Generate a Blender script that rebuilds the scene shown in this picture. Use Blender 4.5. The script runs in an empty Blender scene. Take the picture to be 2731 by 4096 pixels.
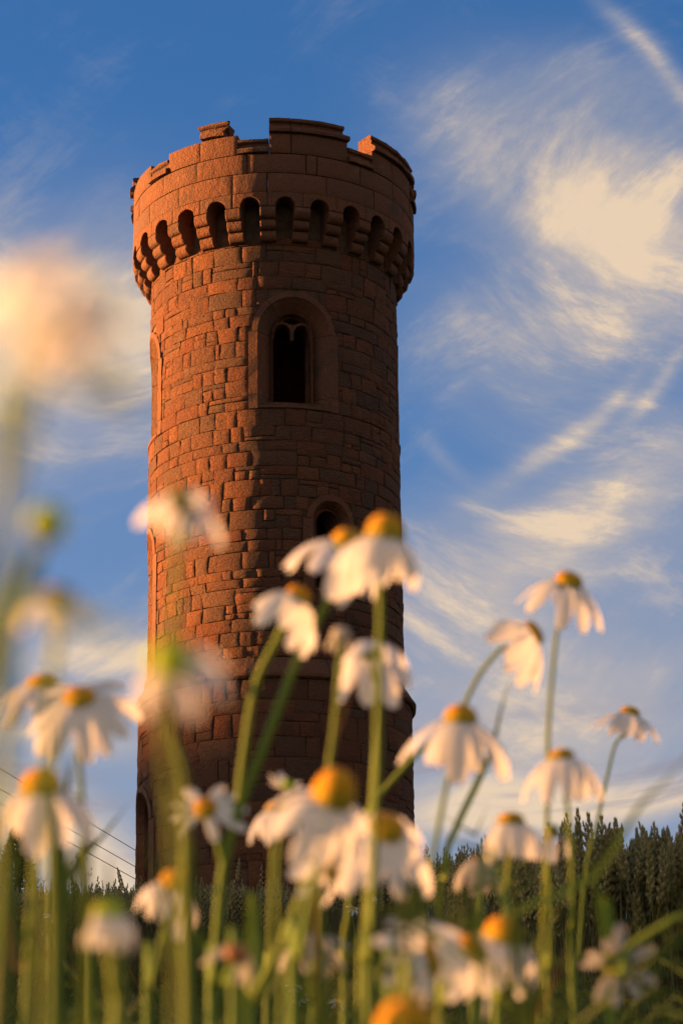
import bpy, math, random
import numpy as np
from mathutils import Vector, Matrix, noise

R_ = math.radians
sin, cos, pi = math.sin, math.cos, math.pi
random.seed(7)
sc = bpy.context.scene
col = sc.collection

# ------------------------------------------------------------------ camera
PITCH, FPX, ROLL = 0.3389, 10738.4, -0.0121      # focal length in pixels of the 2731 x 4096 frame
cam_d = bpy.data.cameras.new('camera')
cam = bpy.data.objects.new('camera', cam_d)
col.objects.link(cam)
sc.camera = cam
cam_d.sensor_fit = 'VERTICAL'
cam_d.sensor_height = 24.0
cam_d.lens = 24.0 * FPX / 4096
cam_d.clip_start, cam_d.clip_end = 0.01, 8000
fw = Vector((0, cos(PITCH), sin(PITCH)))
up0 = Vector((0, -sin(PITCH), cos(PITCH)))
rt0 = Vector((1, 0, 0))
rt = rt0 * cos(ROLL) + up0 * sin(-ROLL) * -1
up = up0 * cos(ROLL) + rt0 * sin(-ROLL)
rt = fw.cross(up)
cam.matrix_world = Matrix(((rt.x, up.x, -fw.x, 0), (rt.y, up.y, -fw.y, 0), (rt.z, up.z, -fw.z, 0), (0, 0, 0, 1)))
cam_d.dof.use_dof = True
cam_d.dof.focus_distance = 30.0
cam_d.dof.aperture_fstop = cam_d.lens / 3.4       # 3.4 mm pupil
sc.render.resolution_x, sc.render.resolution_y = 682, 1024

def at(x, y, d):
    """world point seen at (x, y) of a 1568 x 2352 view of the photograph, d metres along the view axis"""
    k = 2731 / 1568 / FPX
    return fw * d + rt * ((x - 784) * k * d) + up * ((1176 - y) * k * d)

# ------------------------------------------------------------------ sun, sky, exposure
SUN_AZ, SUN_EL = -84.0, 4.0                       # azimuth from the view direction, left is negative
sun_dir = Vector((sin(R_(SUN_AZ)) * cos(R_(SUN_EL)), cos(R_(SUN_AZ)) * cos(R_(SUN_EL)), sin(R_(SUN_EL))))
sd = bpy.data.lights.new('sun', 'SUN')
sd.energy, sd.angle, sd.color = 5.0, R_(0.5), (1.0, 0.44, 0.14)
so = bpy.data.objects.new('sun', sd)
so.rotation_euler = sun_dir.to_track_quat('Z', 'Y').to_euler()
so.location = (-30, 0, 30)
col.objects.link(so)

vs = sc.view_settings
vs.view_transform, vs.look, vs.gamma, vs.use_curve_mapping = 'Standard', 'None', 1.0, False
vs.exposure = 2.7

class NT:
    """small helper to write node trees"""
    def __init__(s, tree): s.t = tree
    def n(s, typ, **kw):
        nd = s.t.nodes.new(typ)
        for k, v in kw.items(): setattr(nd, k, v)
        return nd
    def link(s, a, b): s.t.links.new(a, b)
    def put(s, sock, v):
        if isinstance(v, bpy.types.NodeSocket): s.link(v, sock)
        elif v is not None: sock.default_value = v
    def m(s, op, a, b=None, c=None, clamp=False):
        nd = s.n('ShaderNodeMath', operation=op, use_clamp=clamp)
        for i, v in enumerate((a, b, c)):
            if v is not None: s.put(nd.inputs[i], v)
        return nd.outputs[0]
    def mix(s, f, a, b, blend='MIX'):
        nd = s.n('ShaderNodeMix', data_type='RGBA', blend_type=blend)
        s.put(nd.inputs[0], f)
        for i, v in ((6, a), (7, b)):
            s.put(nd.inputs[i], v if isinstance(v, bpy.types.NodeSocket) else (*v, 1))
        return nd.outputs[2]
    def noise(s, vec, scale, detail=4, rough=0.55, dist=0.0, lac=2.0):
        nd = s.n('ShaderNodeTexNoise')
        if vec is not None: s.link(vec, nd.inputs['Vector'])
        nd.inputs['Scale'].default_value, nd.inputs['Detail'].default_value = scale, detail
        nd.inputs['Roughness'].default_value, nd.inputs['Distortion'].default_value = rough, dist
        return nd.outputs[0]
    def ramp(s, f, stops):
        nd = s.n('ShaderNodeValToRGB')
        e = nd.color_ramp.elements
        while len(e) < len(stops): e.new(0.5)
        for i, (p, c) in enumerate(stops):
            e[i].position = p
            e[i].color = (*c, 1) if not isinstance(c, (int, float)) else (c, c, c, 1)
        s.put(nd.inputs[0], f)
        return nd.outputs[0]
    def sstep(s, x, a, b, lo=0.0, hi=1.0):
        nd = s.n('ShaderNodeMapRange', interpolation_type='SMOOTHSTEP')
        s.put(nd.inputs[0], x)
        for i, v in enumerate((a, b, lo, hi)): nd.inputs[i + 1].default_value = v
        return nd.outputs[0]

world = bpy.data.worlds.new('World')
sc.world = world
world.use_nodes = True
wt = NT(world.node_tree)
bg = world.node_tree.nodes['Background']
bg.inputs[1].default_value = 0.0566
skyn = wt.n('ShaderNodeTexSky', sky_type='NISHITA', sun_disc=False)
skyn.sun_elevation, skyn.sun_rotation = R_(SUN_EL), R_(SUN_AZ)
skyn.air_density, skyn.dust_density, skyn.ozone_density = 1.0, 0.8, 4.8
gen = wt.n('ShaderNodeTexCoord').outputs['Generated']
sx = wt.n('ShaderNodeSeparateXYZ')
wt.link(gen, sx.inputs[0])
az = wt.m('MULTIPLY', wt.m('ARCTAN2', sx.outputs[0], sx.outputs[1]), 57.2958)
el = wt.m('MULTIPLY', wt.m('ARCSINE', sx.outputs[2]), 57.2958)

def dir_azel(x, y):
    p = at(x, y, 1.0)
    return math.degrees(math.atan2(p.x, p.y)), math.degrees(math.atan2(p.z, math.hypot(p.x, p.y)))

def comb(x, y, z=0.0):
    nd = wt.n('ShaderNodeCombineXYZ')
    for i, v in enumerate((x, y, z)): wt.put(nd.inputs[i], v)
    return nd.outputs[0]

# slow bending of the coordinates so that no cloud keeps a smooth outline
wob = wt.n('ShaderNodeTexNoise')
wob.inputs['Scale'].default_value, wob.inputs['Detail'].default_value = 0.13, 1.2
wt.link(comb(az, el, 3.1), wob.inputs['Vector'])
ws = wt.n('ShaderNodeSeparateColor')
wt.link(wob.outputs['Color'], ws.inputs[0])
azw = wt.m('MULTIPLY_ADD', wt.m('SUBTRACT', ws.outputs[0], 0.5), 3.4, az)
elw = wt.m('MULTIPLY_ADD', wt.m('SUBTRACT', ws.outputs[1], 0.5), 3.0, el)

def streaks(ang, sl, sa, z, detail=5, rough=0.52):
    c, s_ = cos(R_(ang)), sin(R_(ang))
    a = wt.m('ADD', wt.m('MULTIPLY', azw, c), wt.m('MULTIPLY', elw, s_))
    b = wt.m('ADD', wt.m('MULTIPLY', azw, -s_), wt.m('MULTIPLY', elw, c))
    return wt.noise(comb(wt.m('MULTIPLY', a, sl), wt.m('MULTIPLY', b, sa), z), 1.0, detail, rough, 0.15)

# cirrus banks: centre in the view, half length, half width (view pixels), turn (degrees, + rises to the right), weight
banks = [(1400, 420, 380, 190, -10, .98), (1500, 560, 300, 130, -12, .5), (1120, 370, 190, 100, -30, .36),
         (1490, 120, 170, 26, -44, .62), (1400, 200, 220, 60, -10, .26), (1180, 810, 330, 130, -8, .5), (1350, 700, 300, 60, -4, .35),
         (1270, 955, 190, 24, 36, .5), (1490, 850, 120, 26, 34, .42), (1420, 1100, 360, 130, 22, .55),
         (1250, 1300, 560, 210, 8, .46), (1300, 1640, 420, 130, 2, .4), (140, 770, 330, 250, 14, 1.35), (40, 600, 260, 120, -10, .6),
         (30, 1860, 190, 90, -4, .95), (250, 1480, 260, 60, 0, .45), (1150, 1830, 200, 50, 2, .72),
         (1450, 1830, 300, 42, 0, .55), (1020, 1010, 60, 20, -38, .3), (150, 1660, 240, 40, -6, .35),
         (260, 1960, 160, 60, -10, .6)]
cov = None
kdeg = math.degrees(2731 / 1568 / FPX)
for (px, py, a, b, ang, wgt) in banks:
    a0, e0 = dir_azel(px, py)
    c, s_ = cos(R_(ang)), sin(R_(ang))
    da, de = wt.m('SUBTRACT', azw, a0), wt.m('SUBTRACT', elw, e0)
    u = wt.m('DIVIDE', wt.m('ADD', wt.m('MULTIPLY', da, c), wt.m('MULTIPLY', de, s_)), a * kdeg)
    v = wt.m('DIVIDE', wt.m('ADD', wt.m('MULTIPLY', da, -s_), wt.m('MULTIPLY', de, c)), b * kdeg)
    g = wt.m('EXPONENT', wt.m('MULTIPLY', wt.m('ADD', wt.m('MULTIPLY', u, u), wt.m('MULTIPLY', v, v)), -0.7))
    g = wt.m('MULTIPLY', g, wgt)
    cov = g if cov is None else wt.m('ADD', cov, g)
# cirrus carried on round the unseen sky, its cover set to light the flowers
broad = wt.noise(gen, 2.2, 3, 0.5)
cov = wt.m('ADD', cov, wt.m('MULTIPLY', wt.m('MULTIPLY', wt.sstep(broad, 0.28, 0.6), 0.85), wt.sstep(wt.m('ABSOLUTE', az), 9, 22)))
s1 = streaks(30, 0.20, 0.55, 1.7, 8, 0.66)
s2 = streaks(-22, 0.20, 0.60, 8.3, 8, 0.66)
s3 = streaks(-8, 0.5, 1.6, 4.4, 6, 0.62)
which = wt.sstep(wt.noise(comb(wt.m('MULTIPLY', az, .13), wt.m('MULTIPLY', el, .16), 6.0), 1.0, 2, .5), 0.42, 0.58)
tex = wt.m('ADD', wt.m('ADD', s2, wt.m('MULTIPLY', which, wt.m('SUBTRACT', s1, s2))), wt.m('MULTIPLY', s3, 0.15))
thick = wt.m('MULTIPLY', cov, wt.m('MULTIPLY_ADD', wt.m('SUBTRACT', tex, 0.575), 1.7, 1.0))
thick = wt.m('ADD', thick, wt.m('MULTIPLY', wt.sstep(tex, 0.56, 0.8), 0.30))
hazeb = wt.sstep(el, 24, 12.5, 0.0, 0.6)
thick = wt.m('ADD', thick, hazeb)
alpha = wt.sstep(thick, -0.15, 1.4, 0.0, 0.97)
# cloud light (radiance before exposure): thin veil is lavender, thick is peach
K = 1 / 0.0566 / 2 ** 2.7
ccol = wt.ramp(alpha, [(0.0, (.40, .41, .49)), (0.55, (.44, .42, .44)), (0.8, (.60, .51, .445)), (1.0, (.88, .67, .46))])
# forward-scatter glow in the cloud round the sun, added to light the flowers
dt = wt.n('ShaderNodeVectorMath', operation='DOT_PRODUCT')
wt.link(gen, dt.inputs[0]); dt.inputs[1].default_value = sun_dir
gain = wt.m('MULTIPLY_ADD', wt.m('POWER', wt.m('MAXIMUM', dt.outputs['Value'], 0.0), 5.0), 2.4 * K, K)
sc1 = wt.n('ShaderNodeVectorMath', operation='SCALE')
wt.link(ccol, sc1.inputs[0]); wt.link(gain, sc1.inputs[3])
# low grey-violet stratus bars near the skyline
bars = streaks(1, 0.16, 1.5, 12.7, 5, 0.55)
bmask = wt.m('MULTIPLY', wt.sstep(bars, 0.46, 0.62), wt.m('MULTIPLY', wt.sstep(el, 15.6, 14.4), wt.sstep(el, 11.6, 13.2)))
skyc = wt.mix(alpha, skyn.outputs[0], sc1.outputs[0])
skyc = wt.mix(wt.m('MULTIPLY', bmask, 0.6), skyc, (.31 * K, .30 * K, .37 * K))
wt.link(skyc, bg.inputs[0])

# ------------------------------------------------------------------ mesh helpers
class MB:
    def __init__(s): s.v, s.f = [], []
    def add(s, verts, faces):
        o = len(s.v)
        s.v.extend(verts)
        s.f.extend([tuple(i + o for i in f) for f in faces])
    def grid(s, rows, closed=False, flip=False):
        """rows: list of equally long vertex lists"""
        n, m = len(rows), len(rows[0])
        fs = []
        for i in range(n - 1):
            for j in range(m if closed else m - 1):
                k = (j + 1) % m
                q = (i * m + j, i * m + k, (i + 1) * m + k, (i + 1) * m + j)
                fs.append(q[::-1] if flip else q)
        s.add([p for r in rows for p in r], fs)
    def tube(s, pts, rads, n=6, cap=True):
        rows = []
        prev = None
        for i, p in enumerate(pts):
            a, b = pts[max(i - 1, 0)], pts[min(i + 1, len(pts) - 1)]
            t = (Vector(b) - Vector(a)).normalized()
            if prev is None:
                e = t.cross(Vector((0.31, 0.9, 0.2))).normalized()
            else:
                e = (prev - t * prev.dot(t)).normalized()
            prev = e
            g = t.cross(e)
            rows.append([Vector(p) + (e * cos(2 * pi * k / n) + g * sin(2 * pi * k / n)) * rads[i] for k in range(n)])
        o = len(s.v)
        s.grid(rows, closed=True)
        if cap:
            s.f.append(tuple(range(o + n - 1, o - 1, -1)))
            e = len(s.v)
            s.f.append(tuple(range(e - n, e)))
    def mesh(s, name, mat, smooth=True):
        me = bpy.data.meshes.new(name)
        me.from_pydata([tuple(p) for p in s.v], [], s.f)
        me.materials.append(mat)
        if smooth: me.polygons.foreach_set('use_smooth', [True] * len(me.polygons))
        me.update()
        return me
    def build(s, name, mat, parent=None, smooth=True):
        return link(name, s.mesh(name, mat, smooth), parent)

def link(name, data, parent=None):
    o = bpy.data.objects.new(name, data)
    col.objects.link(o)
    if parent is not None: o.parent = parent
    return o
def tag(o, label=None, cat=None, group=None, kind=None):
    if label: o['label'] = label
    if cat: o['category'] = cat
    if group: o['group'] = group
    if kind: o['kind'] = kind
    return o
def empty(name, loc, label, cat, group=None):
    o = bpy.data.objects.new(name, None)
    o.empty_display_size = 0.05
    o.location = loc
    col.objects.link(o)
    return tag(o, label, cat, group)

def catmull(pts, n):
    P = [Vector(p) for p in pts]
    P = [P[0] * 2 - P[1]] + P + [P[-1] * 2 - P[-2]]
    out = []
    for i in range(1, len(P) - 2):
        for k in range(n):
            t = k / n
            a, b, c, d = P[i - 1], P[i], P[i + 1], P[i + 2]
            out.append(0.5 * ((2 * b) + (c - a) * t + (2 * a - 5 * b + 4 * c - d) * t * t + (3 * b - a - 3 * c + d) * t ** 3))
    out.append(P[-2])
    return out

# ------------------------------------------------------------------ materials
def mat_new(name):
    m = bpy.data.materials.new(name)
    m.use_nodes = True
    t = NT(m.node_tree)
    b = m.node_tree.nodes['Principled BSDF']
    b.inputs['Specular IOR Level'].default_value = 0.25
    return m, t, b

def stone_mat(name, palette, rough_h, tool=True, stain=0.5):
    m, t, b = mat_new(name)
    obj = t.n('ShaderNodeTexCoord').outputs['Object']
    inf = t.n('ShaderNodeObjectInfo')
    geo = t.n('ShaderNodeNewGeometry')
    rnd = t.m('FRACT', t.m('ADD', inf.outputs['Random'], geo.outputs['Random Per Island']))
    base = t.ramp(rnd, [(i / (len(palette) - 1), c) for i, c in enumerate(palette)])
    n1 = t.noise(obj, 2.3, 6, 0.62)
    n2 = t.noise(obj, 9.0, 6, 0.65)
    base = t.mix(t.sstep(n2, 0.42, 0.72, 0, 0.35), base, (.12, .055, .028), 'MIX')
    base = t.mix(t.sstep(n1, 0.52, 0.70, 0, stain), base, (.06, .045, .032), 'MIX')
    n4 = t.noise(obj, 4.0, 4, 0.6, 0.3)
    base = t.mix(t.sstep(n4, 0.60, 0.75, 0, 0.35), base, (.24, .17, .10), 'MIX')
    n5 = t.noise(obj, 60, 3, 0.7)
    base = t.mix(t.sstep(n5, 0.35, 0.7, 0.25, 0), base, (.05, .03, .02), 'MIX')
    t.link(base, b.inputs['Base Color'])
    b.inputs['Roughness'].default_value = 0.92
    b.inputs['Specular IOR Level'].default_value = 0.15
    mp = t.n('ShaderNodeMapping')
    t.link(obj, mp.inputs[0])
    mp.inputs['Rotation'].default_value = (0.3, 0.5, 0.2)
    mp.inputs['Scale'].default_value = (1.0, 1.0, 2.2) if tool else (1, 1, .8)
    h = t.m('MULTIPLY', t.noise(mp.outputs[0], 14, 6, 0.68, 0.4), 1.0)
    h2 = t.noise(obj, 38, 4, 0.6)
    hh = t.m('ADD', h, t.m('MULTIPLY', h2, 0.55))
    bp = t.n('ShaderNodeBump')
    bp.inputs['Strength'].default_value = 1.0
    bp.inputs['Distance'].default_value = rough_h
    t.link(hh, bp.inputs['Height'])
    t.link(bp.outputs[0], b.inputs['Normal'])
    return m

M_RUBBLE = stone_mat('rubble_sandstone', [(0.2074, 0.0808, 0.039), (0.1555, 0.072, 0.0415), (0.2334, 0.0925, 0.0415), (0.1124, 0.0672, 0.0452), (0.1901, 0.0685, 0.0352), (0.1382, 0.074, 0.0452), (0.1728, 0.0891, 0.0534)], 0.10)
M_ASHLAR = stone_mat('dressed_sandstone', [(0.1643, 0.0652, 0.0314), (0.1297, 0.0617, 0.0365), (0.1513, 0.0617, 0.0314), (0.1037, 0.0582, 0.039)], 0.04, False, 0.62)
m, t, b = mat_new('old_mortar')
ob = t.n('ShaderNodeTexCoord').outputs['Object']
t.link(t.ramp(t.noise(ob, 7, 4), [(.35, (.05, .03, .018)), (.7, (.10, .062, .036))]), b.inputs['Base Color'])
b.inputs['Roughness'].default_value = 1
M_MORTAR = m

def plant_mat(name, c1, c2, scale=30, transl=0.35, rough=0.6, coord='Object'):
    m, t, b = mat_new(name)
    ob = t.n('ShaderNodeTexCoord').outputs[coord]
    inf = t.n('ShaderNodeObjectInfo')
    geo = t.n('ShaderNodeNewGeometry')
    rnd = t.m('FRACT', t.m('ADD', inf.outputs['Random'], geo.outputs['Random Per Island']))
    f = t.m('MULTIPLY_ADD', t.m('SUBTRACT', t.noise(ob, scale, 3), 0.5), 0.9, rnd, clamp=True)
    c = t.mix(f, c1, c2)
    t.link(c, b.inputs['Base Color'])
    b.inputs['Roughness'].default_value = rough
    tr = t.n('ShaderNodeBsdfTranslucent')
    t.link(c, tr.inputs[0])
    ms = t.n('ShaderNodeMixShader')
    ms.inputs[0].default_value = transl
    t.link(b.outputs[0], ms.inputs[1]); t.link(tr.outputs[0], ms.inputs[2])
    t.link(ms.outputs[0], m.node_tree.nodes['Material Output'].inputs[0])
    return m

M_PETAL = plant_mat('white_petal', (.88, .87, .84), (.92, .91, .89), 200, 0.5, 0.5)
M_FADED = plant_mat('faded_petal', (.50, .47, .40), (.62, .58, .48), 200, 0.4, 0.6)
M_STEM = plant_mat('stem_green', (.14, .24, .03), (.24, .31, .045), 40, 0.15)
M_CALYX = plant_mat('calyx_green', (.14, .19, .04), (.22, .25, .06), 200, 0.1)
M_BUD = plant_mat('bud_yellow_green', (.42, .58, .04), (.56, .66, .05), 200, 0.4)
M_LEAF = plant_mat('leaf_green', (.045, .09, .015), (.10, .14, .025), 20, 0.4)
M_GRASS = plant_mat('grass_green', (.05, .10, .014), (.13, .17, .025), 3, 0.4)
M_DRY = plant_mat('dry_stalk', (.22, .09, .03), (.34, .17, .06), 20, 0.3)
M_WSTEM = plant_mat('wheat_stem', (.08, .10, .03), (.16, .13, .045), 3, 0.3)
M_EAR = plant_mat('wheat_ear', (.16, .16, .06), (.30, .24, .09), 60, 0.15)
M_NEEDLE = plant_mat('conifer_green', (.02, .035, .015), (.04, .055, .02), 2, 0.2)
m, t, b = mat_new('flower_disc')
oc = t.n('ShaderNodeTexCoord').outputs['Generated']
sz = t.n('ShaderNodeSeparateXYZ'); t.link(oc, sz.inputs[0])
nz = t.noise(oc, 22, 2)
t.link(t.ramp(t.m('MULTIPLY_ADD', t.m('SUBTRACT', nz, .5), .35, sz.outputs[2]), [(.12, (.50, .42, .02)), (.45, (.80, .42, .008)), (.9, (.86, .36, .006))]), b.inputs['Base Color'])
b.inputs['Roughness'].default_value = 0.7
bp = t.n('ShaderNodeBump'); bp.inputs['Distance'].default_value = .0006
vo = t.n('ShaderNodeTexVoronoi'); vo.inputs['Scale'].default_value = 26; t.link(oc, vo.inputs['Vector'])
t.link(vo.outputs[0], bp.inputs['Height']); t.link(bp.outputs[0], b.inputs['Normal'])
M_DISC = m
m, t, b = mat_new('withered_disc')
b.inputs['Base Color'].default_value = (.30, .13, .04, 1)
M_WITHER = m
m, t, b = mat_new('field_soil')
ob = t.n('ShaderNodeTexCoord').outputs['Object']
t.link(t.ramp(t.noise(ob, 1.7, 8, .65), [(.3, (.03, .035, .014)), (.55, (.05, .06, .018)), (.75, (.085, .06, .03))]), b.inputs['Base Color'])
b.inputs['Roughness'].default_value = 1
M_SOIL = m
m, t, b = mat_new('hill_grass')
ob = t.n('ShaderNodeTexCoord').outputs['Object']
t.link(t.ramp(t.noise(ob, .05, 8, .65), [(.3, (.04, .06, .02)), (.7, (.09, .10, .03))]), b.inputs['Base Color'])
M_HILL = m
m, t, b = mat_new('wire_dark')
b.inputs['Base Color'].default_value = (.05, .045, .04, 1)
M_WIRE = m
m, t, b = mat_new('bark')
b.inputs['Base Color'].default_value = (.09, .06, .04, 1)
M_BARK = m

# ------------------------------------------------------------------ ground
def gz(x, y):
    if y < -3: z = -1.1 - (y + 3) * -0.02
    else: z = 0.2 * y - 0.5
    if y > 45:
        d = y - 45
        z = 8.5 + 0.2 * d - 0.012 * d * d if d < 14 else 8.948 - 0.136 * (d - 14)
        z = max(z, -30)
    return z
ys = [-3000, -800, -200, -60, -20, -8, -3] + list(np.arange(-2, 61, 1.0)) + [65, 75, 100, 150, 250, 345, 400, 900, 3000]
xs = [-3000, -1000, -350, -120, -60, -30, -15] + list(np.arange(-10, 10.1, 1.0)) + [15, 30, 60, 120, 350, 1000, 3000]
mb = MB()
mb.grid([[Vector((x, y, gz(x, y) + (0.05 * noise.noise(Vector((x * .7, y * .7, 0))) if abs(y) < 60 else 0))) for x in xs] for y in ys])
tag(mb.build('ground', M_SOIL), kind='structure')
# an unseen ridge added in the west to shade the field and tower foot
HX, HTOP = -300.0, 10.75 + 300 * math.tan(R_(SUN_EL))
mb = MB()
rows = []
HY0 = 30.9  # near end set so that the sun still reaches the flowers
for i in range(60):
    y = HY0 + i * (3 if i < 20 else 18) - (0 if i < 20 else 300)
    prof = []
    for k in range(13):
        u = (k - 6) / 6
        hgt = cos(u * pi / 2) ** 1.4 if abs(u) < 1 else 0
        end = min(1, max(0, (y - HY0) / 6)) * min(1, max(0, (700 - y) / 300))
        end = end * end * (3 - 2 * end)
        prof.append(Vector((HX + u * 190, y, -32 + (HTOP + 32) * hgt * end + 0.5 * noise.noise(Vector((u * 5, y * .02, 1))) * (1 - hgt))))
    rows.append(prof)
mb.grid(rows, flip=True)
tag(mb.build('shade_hill', M_HILL), kind='structure')

# ------------------------------------------------------------------ tower
TX, TY = -1.0551, 40.0
tower = empty('castle_tower', (TX, TY, gz(TX, TY)), 'round sandstone castle tower with battlements, lit orange on its left side', 'tower')
TZ = gz(TX, TY)
def cyl(th, r, z):
    """tower-local point: th in degrees, 0 faces the camera side (-y), + to the right"""
    a = R_(th)
    return Vector((r * sin(a), -r * cos(a), z - TZ))

def shaft_r(z): return 2.0 - 0.0142 * (z - 10.8) / 6.7

def stone(mb, t0, t1, z0, z1, r, proud, disp, depth=0.10, nx=6, nz=5, gap=0.008, jit=0.012, roundness=0.016, seed=0, inner=None):
    """one hewn block on the drum between angles t0..t1 (degrees) and heights z0..z1"""
    rnd = random.Random(seed)
    dg = math.degrees(gap / r)
    w = R_(t1 - t0) * r
    jt = [math.degrees(rnd.uniform(-jit, jit) / r) for _ in range(4)]
    jz = [rnd.uniform(-jit, jit) * .6 for _ in range(4)]
    off = Vector((rnd.uniform(0, 90), rnd.uniform(0, 90), rnd.uniform(0, 90)))
    tilt = rnd.uniform(-.5, .5) * disp * .5
    tiltz = rnd.uniform(-.5, .5) * disp * .7
    rows = []
    for j in range(nz + 1):
        v = j / nz
        row = []
        for i in range(nx + 1):
            u = i / nx
            # quicker steps at the rim so that the arris is rounded
            uu = (0.0, 0.06)[i] if i < 2 else ((0.94, 1.0)[i - nx + 1] if i > nx - 2 else 0.06 + 0.88 * (i - 1) / (nx - 2))
            vv = (0.0, 0.09)[j] if j < 2 else ((0.91, 1.0)[j - nz + 1] if j > nz - 2 else 0.09 + 0.82 * (j - 1) / (nz - 2))
            ta = (t0 + dg) + (t1 - t0 - 2 * dg) * uu
            za = (z0 + gap) + (z1 - z0 - 2 * gap) * vv
            ta += (jt[0] * (1 - uu) + jt[1] * uu) * (1 - vv) + (jt[2] * (1 - uu) + jt[3] * uu) * vv
            za += (jz[0] * (1 - uu) + jz[1] * uu) * (1 - vv) + (jz[2] * (1 - uu) + jz[3] * uu) * vv
            edge = i in (0, nx) or j in (0, nz)
            p = Vector((uu * w * 5, vv * (z1 - z0) * 5, 0)) + off
            n = noise.noise(p) * .7 + noise.noise(p * 2.3) * .5
            ta += math.degrees(noise.noise(p * 1.7 + Vector((9, 3, 1))) * jit * .6 / r) if edge else 0
            za += noise.noise(p * 1.7 + Vector((2, 8, 5))) * jit * .5 if edge else 0
            rad = r + proud + disp * n + tilt * (uu - .5) * 2 + tiltz * (vv - .5) * 2
            if edge: rad -= roundness
            row.append(cyl(ta, rad, za))
        rows.append(row)
    mb.grid(rows)
    # sides back into the wall
    rim = rows[0][:] + [rows[j][nx] for j in range(1, nz + 1)] + rows[nz][nx - 1::-1] + [rows[j][0] for j in range(nz - 1, 0, -1)]
    back = []
    rin = inner if inner else r - depth
    for p in rim:
        q = Vector((p.x, p.y, 0)).normalized() * rin
        back.append(Vector((q.x, q.y, p.z)))
    mb.grid([back, rim], closed=True)
    if inner: mb.add(back, [tuple(range(len(back)))[::-1]])

# openings: centre angle, half width of the opening, splay half width, frame half width, sill z, spring z, frame foot z
OPEN = [dict(c=10.6, a=.335, s=.57, f=.71, z0=15.20, zs=16.37, zf=15.08, kind='big'),
        dict(c=-81.0, a=.335, s=.57, f=.71, z0=15.20, zs=16.37, zf=15.08, kind='big'),
        dict(c=100.0, a=.335, s=.57, f=.71, z0=15.20, zs=16.37, zf=15.08, kind='big'),
        dict(c=27.0, a=.19, s=.31, f=.46, z0=12.30, zs=13.34, zf=12.18, kind='small'),
        dict(c=-82.0, a=.34, s=.50, f=.66, z0=11.30, zs=13.15, zf=11.16, kind='blind'),
        dict(c=-75.5, a=.40, s=.52, f=.70, z0=6.9, zs=8.95, zf=6.9, kind='door')]
def frame_half(o, z):
    """half width (m) that the frame of opening o covers at height z, 0 if none"""
    if z < o['zf'] or z > o['zs'] + o['s'] + .07: return 0
    if z <= o['zs'] + .05: return o['f']
    ra = o['s'] + .085
    return math.sqrt(max(0, ra * ra - (z - o['zs']) ** 2))
def cut(t0, t1, z0, z1, r):
    """pieces of the interval t0..t1 left free by the window frames"""
    segs = [(t0, t1)]
    for o in OPEN:
        h = max(frame_half(o, z0 + (z1 - z0) * .3), frame_half(o, z0 + (z1 - z0) * .75))
        if not h: continue
        h = math.degrees(h / r)
        a, b = o['c'] - h, o['c'] + h
        out = []
        for s, e in segs:
            if b <= s or a >= e: out.append((s, e)); continue
            if s < a: out.append((s, a))
            if e > b: out.append((b, e))
        segs = out
    return segs

def courses(z0, z1, lo, hi, rnd):
    zs = [z0]
    while zs[-1] < z1 - hi: zs.append(zs[-1] + rnd.uniform(lo, hi))
    rem = z1 - zs[-1]
    if rem > hi * 1.15: zs.append(zs[-1] + rem / 2)
    zs.append(z1)
    return zs
def rubble(z0, z1, rfun, lo, hi, wlo, whi, seed):
    rnd = random.Random(seed)
    out = []
    zs = courses(z0, z1, lo, hi, rnd)
    for k in range(len(zs) - 1):
        a, b = zs[k], zs[k + 1]
        r = rfun((a + b) / 2)
        t = -180 + rnd.uniform(0, 10)
        end = t + 360
        while t < end - .1:
            w = rnd.uniform(wlo, whi) * (1.25 if rnd.random() < .18 else 1)
            if rnd.random() < .16: w *= .45
            dt = math.degrees(w / r)
            if end - t - dt < math.degrees(wlo * .6 / r): dt = end - t
            for s, e in cut(t, t + dt, a, b, r):
                if (e - s) * pi / 180 * r < .035: continue
                h = b - a
                if rnd.random() < .24 and h > .19:
                    f = rnd.choice((.30, .38, .62, .7))
                    if (e - s) * pi / 180 * r > .3 and rnd.random() < .5:
                        mid = s + (e - s) * rnd.uniform(.35, .65)
                        out += [(s, mid, a, a + h * f, r), (mid, e, a, a + h * f, r), (s, e, a + h * f, b, r)]
                    else:
                        out += [(s, e, a, a + h * f, r), (s, e, a + h * f, b, r)]
                else: out.append((s, e, a, b, r))
            t += dt
    return out

def lay(stones, name, rest_name, proud, disp, seed):
    """the blocks that show largest become parts, the others one joined part"""
    def shows(s):
        th = (s[0] + s[1]) / 2
        return (s[1] - s[0]) * (s[3] - s[2]) * max(0.02, cos(R_(th + 1.5)))
    order = sorted(range(len(stones)), key=lambda i: -shows(stones[i]) if abs(((stones[i][0] + stones[i][1]) / 2 + 181.5) % 360 - 180) < 88 else 1)
    single = set(order[:300])
    rest = MB()
    for i, (s, e, a, b_, r) in enumerate(stones):
        mb = MB() if i in single else rest
        rr = random.Random(seed * 1000 + i)
        wm = (e - s) * pi / 180 * r
        nx = 7 if wm > .3 else 5
        stone(mb, s, e, a, b_, r, proud + rr.uniform(-.004, .004), disp * rr.uniform(.7, 1.5), nx=nx, seed=seed * 1000 + i,
              gap=rr.uniform(.002, .0085), jit=min(.014, wm * .06), roundness=rr.uniform(.004, .011))
        if i in single: mb.build(name, M_RUBBLE, tower)
    tag(rest.build(rest_name, M_RUBBLE, tower), kind='stuff')

lay(rubble(11.15, 17.95, shaft_r, .14, .30, .16, .60, 3), 'stone', 'shaft_masonry', 0.0, .010, 3)
lay(rubble(6.75, 10.815, lambda z: 2.102, .18, .38, .22, .75, 5), 'plinth_stone', 'plinth_masonry', 0.0, .010, 5)

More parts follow.
